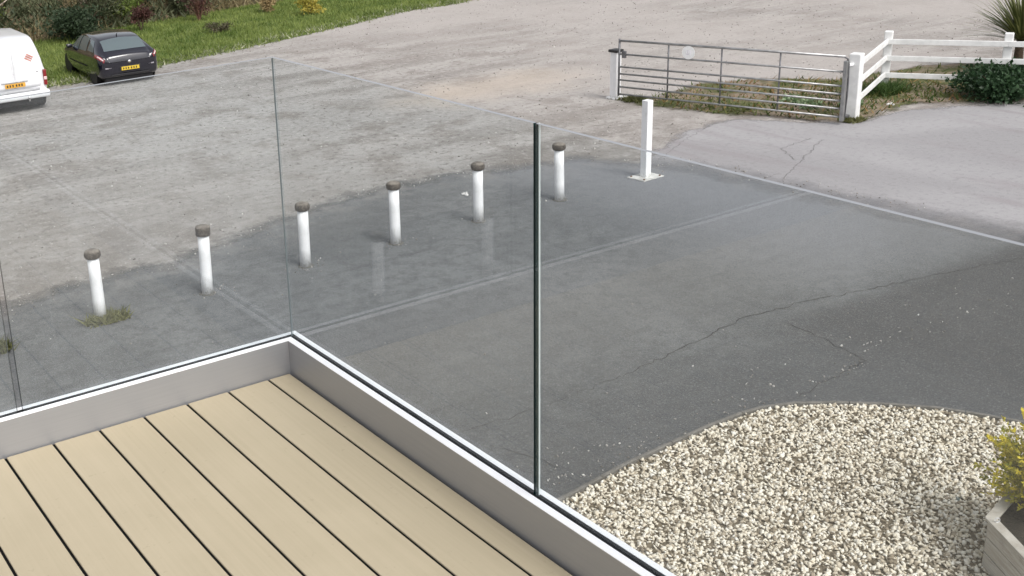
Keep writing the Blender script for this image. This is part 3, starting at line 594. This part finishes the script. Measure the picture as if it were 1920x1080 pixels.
def car_body(st, mat, parent, ys):
    us = [i / 3 for i in range(28)]; bm = nb(); rows = []
    for y in ys:
        h = [surf(st, y, u) for u in us]; ring = h + [Vector((-p_.x, p_.y, p_.z)) for p_ in h[-2:0:-1]]; rows.append([bm.verts.new(p_) for p_ in ring])
    m = len(rows[0])
    for A, B in zip(rows, rows[1:]):
        for i in range(m): bm.faces.new((A[i], A[(i + 1) % m], B[(i + 1) % m], B[i]))
    for Rw in (rows[0], rows[-1]):
        for i in range(1, m // 2): bm.faces.new((Rw[i], Rw[i + 1], Rw[m - i - 1], Rw[m - i])) if i + 1 < m - i - 1 else None
    bmesh.ops.recalc_face_normals(bm, faces=bm.faces[:]); return obj('body', bm, mat, parent, True)
def patch(name, st, y0, y1, u0, u1, mat, parent, off=.006, n=10, mirror=1, full=False, yb=None):
    """panel lying on the body surface; full = across the roof line from -u1 side to +u1 side; yb(u) skews the start"""
    bm = nb(); rows = []
    N1 = n * 2 if full else n
    for i in range(n + 1):
        row = []
        for j in range(N1 + 1):
            tt = j / N1
            if full: s_ = tt * 2 - 1; u = 9 - abs(s_) * (9 - u0); sg_ = 1 if s_ >= 0 else -1
            else: u = u0 + (u1 - u0) * tt; sg_ = mirror
            ya, yb_ = (y0(u), y1(u)) if callable(y0) else (y0, y1)
            y = ya + (yb_ - ya) * i / n
            p_ = surf(st, y, u); dy = surf(st, y + .01, u) - surf(st, y - .01, u); du = surf(st, y, min(9, u + .02)) - surf(st, y, u - .02)
            nn = dy.cross(du); nn.normalize()
            if nn.dot(Vector((p_.x, 0, p_.z - .7))) < 0: nn = -nn
            if u > 8.9: nn.x = 0; nn.normalize()
            p_ = p_ + nn * off; row.append(bm.verts.new((p_.x * sg_, p_.y, p_.z)))
        rows.append(row)
    for A, B in zip(rows, rows[1:]):
        for j in range(N1): bm.faces.new((A[j], A[j + 1], B[j + 1], B[j]))
    bmesh.ops.recalc_face_normals(bm, faces=bm.faces[:]); return obj(name, bm, mat, parent, True)
TYRE = plain('tyre_rubber', (.02, .02, .02), .85); RIM = plain('alloy', (.5, .5, .52), .35, .8, var=.1); DARKP = plain('dark_plastic', (.02, .02, .022), .6)
kg = N('car_window'); WIN = kg.fin(kg.bsdf((.11, .14, .15), .06, 0, None, .8))
kg = N('tail_lamp_red'); REDL = kg.fin(kg.bsdf((.22, .012, .015), .15, 0, None, .6, .5)); kg = N('tail_lamp_clear'); CLRL = kg.fin(kg.bsdf((.75, .55, .55), .15, 0, None, .6, .5))
PLY = plain('yellow_plate', (.68, .48, .05), .4, var=.05); PLO = plain('amber_plate', (.70, .38, .06), .4, var=.05); CHR = plain('chrome', (.7, .7, .72), .2, .9, var=.03)
def wheel(parent, x, y, r, side_, z=None):
    z = r if z is None else z
    w_ = nb(); lathe(w_, [(r * .66, -.09), (r * .92, -.10), (r, -.07), (r, .07), (r * .92, .10), (r * .66, .09)], 28); o = obj('wheel', w_, TYRE, parent, True); o.location = (x, y, z); o.rotation_euler = (0, math.pi / 2, 0)
    w_ = nb(); lathe(w_, [(r * .66, -.03), (r * .66, .085 * side_), (r * .60, .07 * side_), (r * .2, .05 * side_), (r * .1, .075 * side_)], 20); q = obj('rim', w_, RIM, o, False)
    w_ = nb()
    for i in range(5):
        an = i * 2 * math.pi / 5; w0 = Vector((math.cos(an), math.sin(an), 0)); beam(w_, w0 * r * .12 + Vector((0, 0, .075 * side_)), w0 * r * .63 + Vector((0, 0, .078 * side_)), .05, .02)
    obj('spokes', w_, RIM, o); return o
# -- black hatchback; origin at rear bumper centre, front along +y
CAR = [(0.0, .40, .62, .74, .60, .78, .56), (.05, .30, .78, .88, .74, .93, .62), (.16, .25, .85, .95, .80, .985, .66), (.32, .24, .87, .965, .83, 1.10, .64), (.60, .22, .88, .965, .845, 1.28, .615), (.95, .20, .885, .955, .85, 1.395, .61), (1.45, .19, .89, .945, .855, 1.44, .62), (2.05, .19, .89, .93, .855, 1.435, .62), (2.5, .19, .885, .92, .85, 1.36, .61), (2.85, .19, .88, .915, .84, 1.14, .64), (3.1, .19, .875, .90, .83, .985, .67), (3.4, .20, .865, .86, .80, .90, .66), (3.8, .22, .83, .78, .76, .81, .60), (4.05, .26, .74, .66, .66, .69, .50), (4.15, .36, .60, .56, .52, .58, .40)]
car = thing('parked_hatchback', 'black hatchback parked with its front on the grass, right of the white van', 'car', (11.52, 31.0, .0), math.radians(-3.0)); car.scale = (1, 1, .885)
ysC = [0, .015, .03, .05, .08, .12, .16, .22, .28, .36, .45, .55, .65, .75, .88, 1.0, 1.2, 1.45, 1.75, 2.05, 2.25, 2.4, 2.55, 2.7, 2.85, 3.0, 3.15, 3.3, 3.5, 3.7, 3.85, 3.95, 4.05, 4.11, 4.15]
car_body(CAR, BLK, car, ysC)
patch('rear_window', CAR, lambda u: .25 + .03 * (9 - u), lambda u: .80 - .05 * (9 - u), 7.55, 9, WIN, car, .006, 10, full=True)
for s_ in (-1, 1):
    patch('side_window', CAR, lambda u: 1.28 + .06 * (u - 5), lambda u: 2.02, 5.2, 6.85, WIN, car, .006, 8, s_)
    patch('side_window', CAR, lambda u: 2.08, lambda u: 2.9 - .23 * (u - 5.2), 5.2, 6.85, WIN, car, .006, 8, s_)
    patch('quarter_window', CAR, lambda u: .62 + .22 * (u - 5.2), lambda u: 1.20, 5.35, 6.7, WIN, car, .006, 6, s_)
    tl = patch('tail_lamp', CAR, lambda u: .03, lambda u: .46, 4.1, 5.25, REDL, car, .009, 7, s_)
    patch('reversing_lamp', CAR, lambda u: .04, lambda u: .24, 4.45, 4.9, CLRL, tl, .013, 5, s_)
    bm = nb(); box(bm, -.05, .12, -.07, .07, -.05, .07, .03); m_ = obj('wing_mirror', bm, BLK, car, True); m_.location = (s_ * .93 - .035, 2.75, .98)
    for yy in (.78, 3.33):
        a2 = obj('wheel_arch', disc(Vector((s_ * .84, yy, .31)), Vector((s_, 0, 0)), .35, .028, 28), DARKP, car)
        wheel(car, s_ * .765, yy, .31, s_)
    patch('side_trim', CAR, 1.2, 3.0, 2.95, 3.1, DARKP, car, .012, 6, s_)
patch('windscreen', CAR, lambda u: 2.46 + .03 * (9 - u), lambda u: 3.05 - .04 * (9 - u), 7.4, 9, WIN, car, .006, 8, full=True)
obj('number_plate', box(nb(), -.26, .26, -.035, -.02, .475, .585, .003), PLY, car); 
for i, xx in enumerate((-.2, -.13, -.06, .03, .1, .17)): obj('plate_character', box(nb(), xx - .016, xx + .016, -.038, -.0345, .50, .56), DARKP, car)
bm = nb(); box(bm, -.30, .30, -.018, .05, .45, .61, .008); obj('plate_recess', bm, DARKP, car)
bm = nb(); tube(bm, [(0, -.03, .80), (0, -.005, .80)], .05, 18); bm2 = obj('emblem', bm, CHR, car, True); bm2.location = (0, .018, -.07)
bm = nb(); box(bm, -.55, .55, -.01, .1, .33, .37, .01); obj('bumper_insert', bm, DARKP, car)
for s_ in (-1, 1): obj('reflector', box(nb(), s_ * .62 - .09, s_ * .62 + .09, .0, .05, .56, .60, .005), plain('grey_reflector', (.35, .33, .36), .3), car)
bm = nb(); tube(bm, [(0, .98, 1.42), (0, .90, 1.50)], .018, 8, .008); obj('aerial', bm, DARKP, car)
bm = nb(); box(bm, -.7, .7, .15, 4.0, .12, .26, .03); obj('underbody', bm, DARKP, car)
# -- white van
VAN = [(0.0, .42, .70, .98, .66, 1.02, .62), (.03, .36, .80, 1.02, .775, 1.30, .70), (.10, .34, .845, 1.06, .82, 1.62, .66), (.20, .33, .86, 1.08, .835, 1.76, .655), (.36, .32, .865, 1.08, .84, 1.83, .66), (.8, .3, .87, 1.08, .845, 1.86, .67), (2.4, .3, .87, 1.06, .845, 1.86, .67), (2.9, .3, .87, 1.04, .84, 1.72, .66), (3.4, .3, .86, 1.0, .82, 1.25, .68), (3.9, .32, .83, .9, .78, .95, .62), (4.2, .38, .74, .74, .68, .78, .5)]
WVP = N('white_van_paint'); p = WVP.opos(); c = WVP.mix(WVP.rng(WVP.noise(p, 3, 4), .4, .7, 0, .5), (.80, .81, .83), (.66, .67, .69)); WV = WVP.fin(WVP.bsdf(c, .3, 0, None, .5, .6))
van = thing('parked_van', 'white panel van seen from behind, cut off by the left edge', 'van', (7.84, 29.55, 0), math.radians(-2))
car_body(VAN, WV, van, [0, .01, .02, .03, .05, .08, .12, .16, .2, .25, .3, .36, .45, .6, .8, 1.2, 1.8, 2.4, 2.6, 2.8, 3.0, 3.2, 3.4, 3.6, 3.8, 4.0, 4.1, 4.2])
# rear doors: two pressed leaves proud of the body, following its slope
def leaf_panel(s_):
    bm = nb(); V = []
    ed = [(.012, .62), (.74, .62), (.755, 1.02), (.70, 1.38), (.63, 1.66), (.55, 1.74), (.012, 1.76)]
    def yy(z): return np.interp(z, [.6, 1.0, 1.3, 1.62, 1.76], [-.035, -.02, .005, .06, .14])
    ins = []
    grid = {}
    nz, nx = 14, 8
    for i in range(nz + 1):
        z = .62 + (1.76 - .62) * i / nz; wmax = np.interp(z, [.62, 1.02, 1.38, 1.66, 1.76], [.74, .75, .70, .63, .52])
        for j in range(nx + 1):
            x = .012 + (wmax - .012) * j / nx; grid[i, j] = bm.verts.new((x * s_, yy(z) + .05 * (x / .75) ** 4, z))
    for i in range(nz):
        for j in range(nx): bm.faces.new((grid[i, j], grid[i, j + 1], grid[i + 1, j + 1], grid[i + 1, j]))
    r = bmesh.ops.extrude_face_region(bm, geom=bm.faces[:]); 
    for v in r['geom']:
        if isinstance(v, bmesh.types.BMVert): v.co.y += .09
    bmesh.ops.recalc_face_normals(bm, faces=bm.faces[:]); return obj('rear_door', bm, WV, van, True)
for s_ in (-1, 1):
    d_ = leaf_panel(s_)
    obj('tail_lamp', box(nb(), s_ * .80 - .045, s_ * .80 + .045, -.035, .12, .62, 1.02, .02), REDL, van)
    obj('lamp_lens', box(nb(), s_ * .80 - .04, s_ * .80 + .04, -.044, -.02, .76, .84, .008), CLRL, van)
    wheel(van, s_ * .75, .62, .32, s_); wheel(van, s_ * .75, 3.3, .32, s_)
obj('bumper', box(nb(), -.86, .86, -.13, .2, .33, .52, .05, seg=3), WV, van, True); obj('bumper_shade_line', box(nb(), -.84, .84, -.134, -.12, .425, .437, .003), plain('van_shade_grey', (.25, .26, .28), .5), van); obj('bumper_step', box(nb(), -.62, .62, -.10, .1, .53, .585, .015), plain('grey_trim', (.45, .46, .48), .5), van)  # thin grey strip paints the shading line across the bumper
obj('number_plate', box(nb(), -.26, .26, -.062, -.05, .66, .77, .003), PLO, van)
for xx in (-.2, -.13, -.06, .03, .1, .17): obj('plate_character', box(nb(), xx - .017, xx + .017, -.066, -.0615, .685, .745), DARKP, van)
if True: pass; obj('plate_lamp_trim', box(nb(), -.34, .34, -.062, -.03, .79, .83, .01), plain('silver_trim', (.6, .62, .65), .4), van)
bm = nb(); tube(bm, [(.30, -.05, .34), (.30, -.14, .30), (.30, -.16, .36)], .022, 8); lathe(bm, [(.01, .35), (.03, .365), (.035, .385), (.02, .41)], 12, (.30, -.16, 0)); obj('tow_ball', bm, CHR, van)
REDS = plain('red_sticker', (.62, .22, .16), .5)
for i in range(3):
    bm = nb(); beam(bm, (.40 - i * .03, .001, 1.46 - i * .045), (.56 - i * .03, .008, 1.36 - i * .045), .008, .024); obj('sticker_stripe', bm, REDS, van)
bm = nb(); box(bm, -.7, .7, .05, 4.0, .16, .36, .03); obj('underbody', bm, DARKP, van)

# ------------------------------------------------------------------ planter with conifer
PW = N('weathered_planter_wood'); p = PW.opos(); gr = PW.noise(PW.map(p, (2, 2, 26)), 2.2, 5, .6, .4); c = PW.mix(PW.rng(gr, .35, .7), (.38, .345, .295), (.54, .505, .45)); c = PW.mix(PW.rng(PW.noise(p, 5, 4), .55, .75, 0, .6), c, (.27, .24, .20))
PWM = PW.fin(PW.bsdf(c, .85, 0, PW.bump(gr, .4, .01), .2))
pl = thing('planter', 'weathered pale timber planter box at the lower right corner', 'planter', (8.62, 4.70, .03)); H = .47
SL = .62; d0 = math.radians(238.5); PV = [Vector((0, 0, 0))]
for k_ in range(7): PV.append(PV[-1] + Vector((math.cos(d0 + k_ * math.pi / 4), math.sin(d0 + k_ * math.pi / 4), 0)) * SL)
PC = sum(PV, Vector()) / 8
SOILM = plain('potting_soil', (.03, .024, .018), .98, var=.4, sc=30, bump=1, bsc=30)
def prism(name, q, z0, z1, mat, bev=.003):
    bm = nb(); A = [bm.verts.new((p_.x, p_.y, z0)) for p_ in q]; B = [bm.verts.new((p_.x, p_.y, z1)) for p_ in q]; n_ = len(q)
    bm.faces.new(A[::-1]); bm.faces.new(B)
    for i in range(n_): bm.faces.new((A[i], A[(i + 1) % n_], B[(i + 1) % n_], B[i]))
    bmesh.ops.recalc_face_normals(bm, faces=bm.faces[:])
    if bev: bmesh.ops.bevel(bm, geom=bm.edges[:], offset=bev, segments=1, affect='EDGES')
    return obj(name, bm, mat, pl)
def inset(i, t): return PC + (PV[i % 8] - PC) * (1 - t / (SL * 1.207 * 1.0824))
for k_ in range(8):
    g_ = (PV[(k_ + 1) % 8] - PV[k_]).normalized()
    prism('cap_board', [inset(k_, 0) + g_ * .0015, inset(k_ + 1, 0) - g_ * .0015, inset(k_ + 1, .09) - g_ * .0015, inset(k_, .09) + g_ * .0015], .447, H, PWM)
    for i in range(3):
        j = .004 * ((i + k_) % 2); z0 = .005 + i * .147
        prism('board', [inset(k_, .022 + j) + g_ * .003, inset(k_ + 1, .022 + j) - g_ * .003, inset(k_ + 1, .05) - g_ * .003, inset(k_, .05) + g_ * .003], z0, z0 + .140, PWM)
prism('soil', [inset(i, .056) for i in range(8)], .3, .38, SOILM, 0)
e2 = Vector((math.cos(d0), math.sin(d0), 0)); e1 = Vector((-e2.y, e2.x, 0))
bm = nb(); ps = [(e1 * .05 + e2 * .09) * 1 + Vector((0, 0, H + .022)) + (e1 * math.cos(t) + Vector((0, 0, 1)) * math.sin(t)) * .02 for t in np.linspace(0, 6.283, 13)]; tube(bm, ps, .0045, 6); obj('screw_eye', bm, plain('zinc', (.7, .7, .7), .35, .7), pl)
sh = Vector((.62, -.10, 0)); cx_, cy_ = 8.62 + sh.x, 4.70 + sh.y
cn = thing('golden_conifer', 'yellow-green golden conifer growing in the timber planter', 'shrub', (cx_, cy_, .40))
obj('stem', tube(nb(), [(0, 0, -.02), (.02, 0, .2), (0, .02, .5)], .02, 7, .008), BARK, cn)
# feathery sprays: each a short axis bristling with scale leaves
Vn, Tn = [], []
for i in range(470):
    an = random.uniform(0, 6.283); el = random.uniform(-.25, 1.45); r = random.uniform(.2, .52); ax_ = Vector((math.cos(an) * math.cos(el), math.sin(an) * math.cos(el), math.sin(el) * 1.35)); base = ax_ * r * .45 + Vector((0, 0, .18)); tip = ax_ * r + Vector((0, 0, .22)); tb = random.random()
    for j in range(34):
        q = random.random(); P_ = base.lerp(tip, q); dd = (ax_ * .8 + Vector([random.gauss(0, .6) for _ in range(3)])).normalized(); sv = dd.cross(Vector([random.gauss(0, 1) for _ in range(3)])).normalized(); l_ = random.uniform(.025, .055)
        Vn += [P_, P_ + dd * l_ * .5 + sv * l_ * .22, P_ + dd * l_, P_ + dd * l_ * .5 - sv * l_ * .22]; tt = min(1, max(0, .38 + .6 * q * tb + random.gauss(0, .16) + .25 * (tb - .3))); Tn += [tt] * 4
np_mesh('foliage', np.array([v[:] for v in Vn]), np.arange(len(Vn)).reshape(-1, 4), m_leaf('golden_leaf', (.05, .11, .02), (.80, .66, .06)), cn, {'tone': Tn})

# ------------------------------------------------------------------ balcony: deck boards, base channel, glass
ZR, ZD = 4.4, 4.28; XI, YI = 1.6908, 3.309; XO, YO = 1.7495, 3.368; XL, YB = -2.6, -1.6
k = N('composite_board'); p = k.pos(); gr = k.noise(k.map(p, (60, 1.2, 1)), 1.5, 4, .6); big = k.noise(p, 2.5, 4)
c = k.mix(k.rng(gr, .3, .7), (.425, .362, .252), (.452, .386, .272)); c = k.mix(k.rng(big, .4, .7, 0, .3), c, (.53, .455, .33)); c = k.mix(k.rng(k.noise(p, 90, 2), .6, .75, 0, .15), c, (.42, .35, .24))
oi = k.n('ObjectInfo'); c = k.mix(k.rng(oi.outputs['Random'], 0, 1, 0, .10, False), c, (.34, .29, .20)); c = k.mix(k.rng(k.noise(p, 38, 3, .7), .64, .74, 0, .3), c, (.30, .25, .17))
BRD = k.fin(k.bsdf(c, .62, 0, k.bump(gr, .06, .001), .35))
deck = thing('balcony_deck', 'beige composite board balcony deck with dark open joints', 'deck', (0, 0, ZD - .03))
pitch = .1528; x1 = XI - .009; first = .082
edges = [x1 - first - i * pitch for i in range(int((x1 - first - XL) / pitch) + 1)]
xs = [x1] + edges; gap = .0082; proto = None
for i in range(len(xs) - 1):
    a_, b = xs[i + 1] + gap / 2, xs[i] - (gap / 2 if i else 0)
    if i == 0 or proto is None or i == 1:
        bm = nb(); box(bm, -(b - a_) / 2, (b - a_) / 2, YB, YI - .007, 0, .03, .0022); o = obj('plank', bm, BRD, deck); 
        if i == 1: proto = o
    else: o = proto.copy(); COL.objects.link(o); o.parent = deck
    o.location = ((a_ + b) / 2, 0, 0)
JNT = plain('joint_shade_black', (.006, .006, .006), .9, spec=.1)  # black strips stand in for the shade inside the open joints
for xe in edges[:-1]: o = obj('joint_shade', box(nb(), xe - gap / 2 + .0004, xe + gap / 2 - .0004, YB, YI - .007, 0, .0262), JNT, deck)
JST = plain('dark_joist', (.004, .004, .004), .95, spec=.1)
obj('joist_bed', box(nb(), XL, XI - .002, YB, YI - .002, -.13, -.012), JST, deck)
k = N('anodised_aluminium'); p = k.pos(); br = k.noise(k.map(p, (1.5, 1.5, 120)), 2, 3); c = k.mix(k.rng(br, .3, .7), (.385, .390, .412), (.405, .41, .43))
ALU = k.fin(k.bsdf(c, .42, .55, k.bump(br, .03, .001), .5)); 
ALT = plain('sky_lit_aluminium', (.93, .93, .95), .4, .0, var=.02, sc=3)  # near-white colour puts the sky's reflection on the channel tops
GSK = plain('black_gasket', (.006, .007, .008), .7, var=.1, spec=.2)
bal = thing('glass_balustrade', 'frameless glass balustrade in a silver aluminium base channel round the balcony', 'balustrade', (XO, YO, ZR - .12))
O = Vector((XO, YO, ZR - .12))
def bb(name, x0, x1_, y0, y1_, z0, z1_, mat, bev=.0012, parent=bal):
    o = obj(name, box(nb(), x0 - O.x, x1_ - O.x, y0 - O.y, y1_ - O.y, z0 - O.z, z1_ - O.z, bev), mat, parent); return o
zc0 = ZD - .14
# right-hand run (along y)
bb('channel_inner', XI, 1.7132, YB, YI, zc0, ZR - .0025, ALU); bb('channel_outer', 1.7327, XO, YB, YI, zc0, ZR - .0025, ALU)
bb('channel_inner', XL, 1.7132, YI, YI + .0224, zc0, ZR - .0025, ALU); bb('channel_outer', XL, XO, YO - .0168, YO, zc0, ZR - .0025, ALU)
bb('channel_outer', 1.7327, XO, YI, YO - .0168, zc0, ZR - .0025, ALU)
bb('channel_lip', XI - .0015, 1.7132, YB, YI, ZR - .0025, ZR, ALT, .0006); bb('channel_lip', 1.7327, XO + .0015, YB, YI, ZR - .0025, ZR, ALT, .0006)
bb('channel_lip', XL, 1.7132, YI - .0015, YI + .0224, ZR - .0023, ZR + .0002, ALT, .0006); bb('channel_lip', XL, XO + .0015, YO - .0168, YO + .0015, ZR - .0023, ZR + .0002, ALT, .0006)
bb('channel_lip', 1.7327, XO + .0015, YI, YO - .0168, ZR - .0025, ZR, ALT, .0006)
bb('gasket', 1.7132, 1.7327, YB, YI + .0224, ZR - .06, ZR - .0012, GSK, 0); bb('gasket', XL, 1.7327, YI + .0224, YO - .0168, ZR - .06, ZR - .0012, GSK, 0)
bb('fascia', XI + .004, XO - .004, YB, YI, 3.95, zc0, ALU); bb('fascia', XL, XO - .004, YI + .004, YO - .004, 3.95, zc0, ALU)
GL = m_glass('clear_glass', (.948, .964, .968), .66)
EG = N('glass_edge'); EGD = EG.fin(EG.bsdf((.004, .020, .019), .12, 0, None, .6)); EG2 = N('glass_edge_polished'); EGL = EG2.fin(EG2.bsdf((.30, .31, .33), .12, 0, None, .6)); EG3 = N('glass_edge_bright'); EGW = EG3.fin(EG3.bsdf((.75, .82, .82), .3, 0, None, .5))
def pane(x0, x1_, y0, y1_, z1_, ax_i, lo=1, hi=1):
    """pane: clear large faces, dark green cut ends, polished pale top edge"""
    V = [(x, y, z) for x in (x0, x1_) for y in (y0, y1_) for z in (ZR - .05, z1_)]; V = [(v[0] - O.x, v[1] - O.y, v[2] - O.z) for v in V]
    me = bpy.data.meshes.new('glass_pane'); me.from_pydata(V, [], [(0, 1, 3, 2), (4, 6, 7, 5), (0, 4, 5, 1), (2, 3, 7, 6), (1, 5, 7, 3), (0, 2, 6, 4)])
    me.materials.append(GL); me.materials.append(EGD); me.materials.append(EGL); me.materials.append(EGW)
    big = (0, 1) if ax_i == 'x' else (2, 3); sm = (2, 3) if ax_i == 'x' else (0, 1)
    for i in big: me.polygons[i].material_index = 0
    me.polygons[sm[0]].material_index = lo; me.polygons[sm[1]].material_index = hi
    me.polygons[4].material_index = 2; me.polygons[5].material_index = 1
    o = bpy.data.objects.new('glass_pane', me); link(o, bal); return o
ZT = 5.368; gx0, gx1 = 1.7180, 1.7290; gy0, gy1 = YI + .0255, YI + .0395
pane(gx0, gx1, 2.0535, gy0 - .001, ZT, 'x', 1, 0); pane(gx0, gx1, YB, 2.046, ZT, 'x', 1, 1)
bb('arris', gx1 - .0028, gx1 + .0004, 2.0425, 2.0463, ZR, ZT + .0003, EGW, 0)
pane(.767, gx1 - .0, gy0, gy1, ZT, 'y', 1, 0); pane(-2.6, .750, gy0, gy1, ZT, 'y')
bb('corner_seal', gx0 - .001, gx0 + .003, gy0 - .003, gy0 - .0002, ZR, ZT - .002, plain('silicone', (.16, .19, .20), .4), 0)
# render settings used by the renderer if it keeps them
S.render.engine = 'CYCLES'; S.cycles.max_bounces = 10; S.cycles.transparent_max_bounces = 24
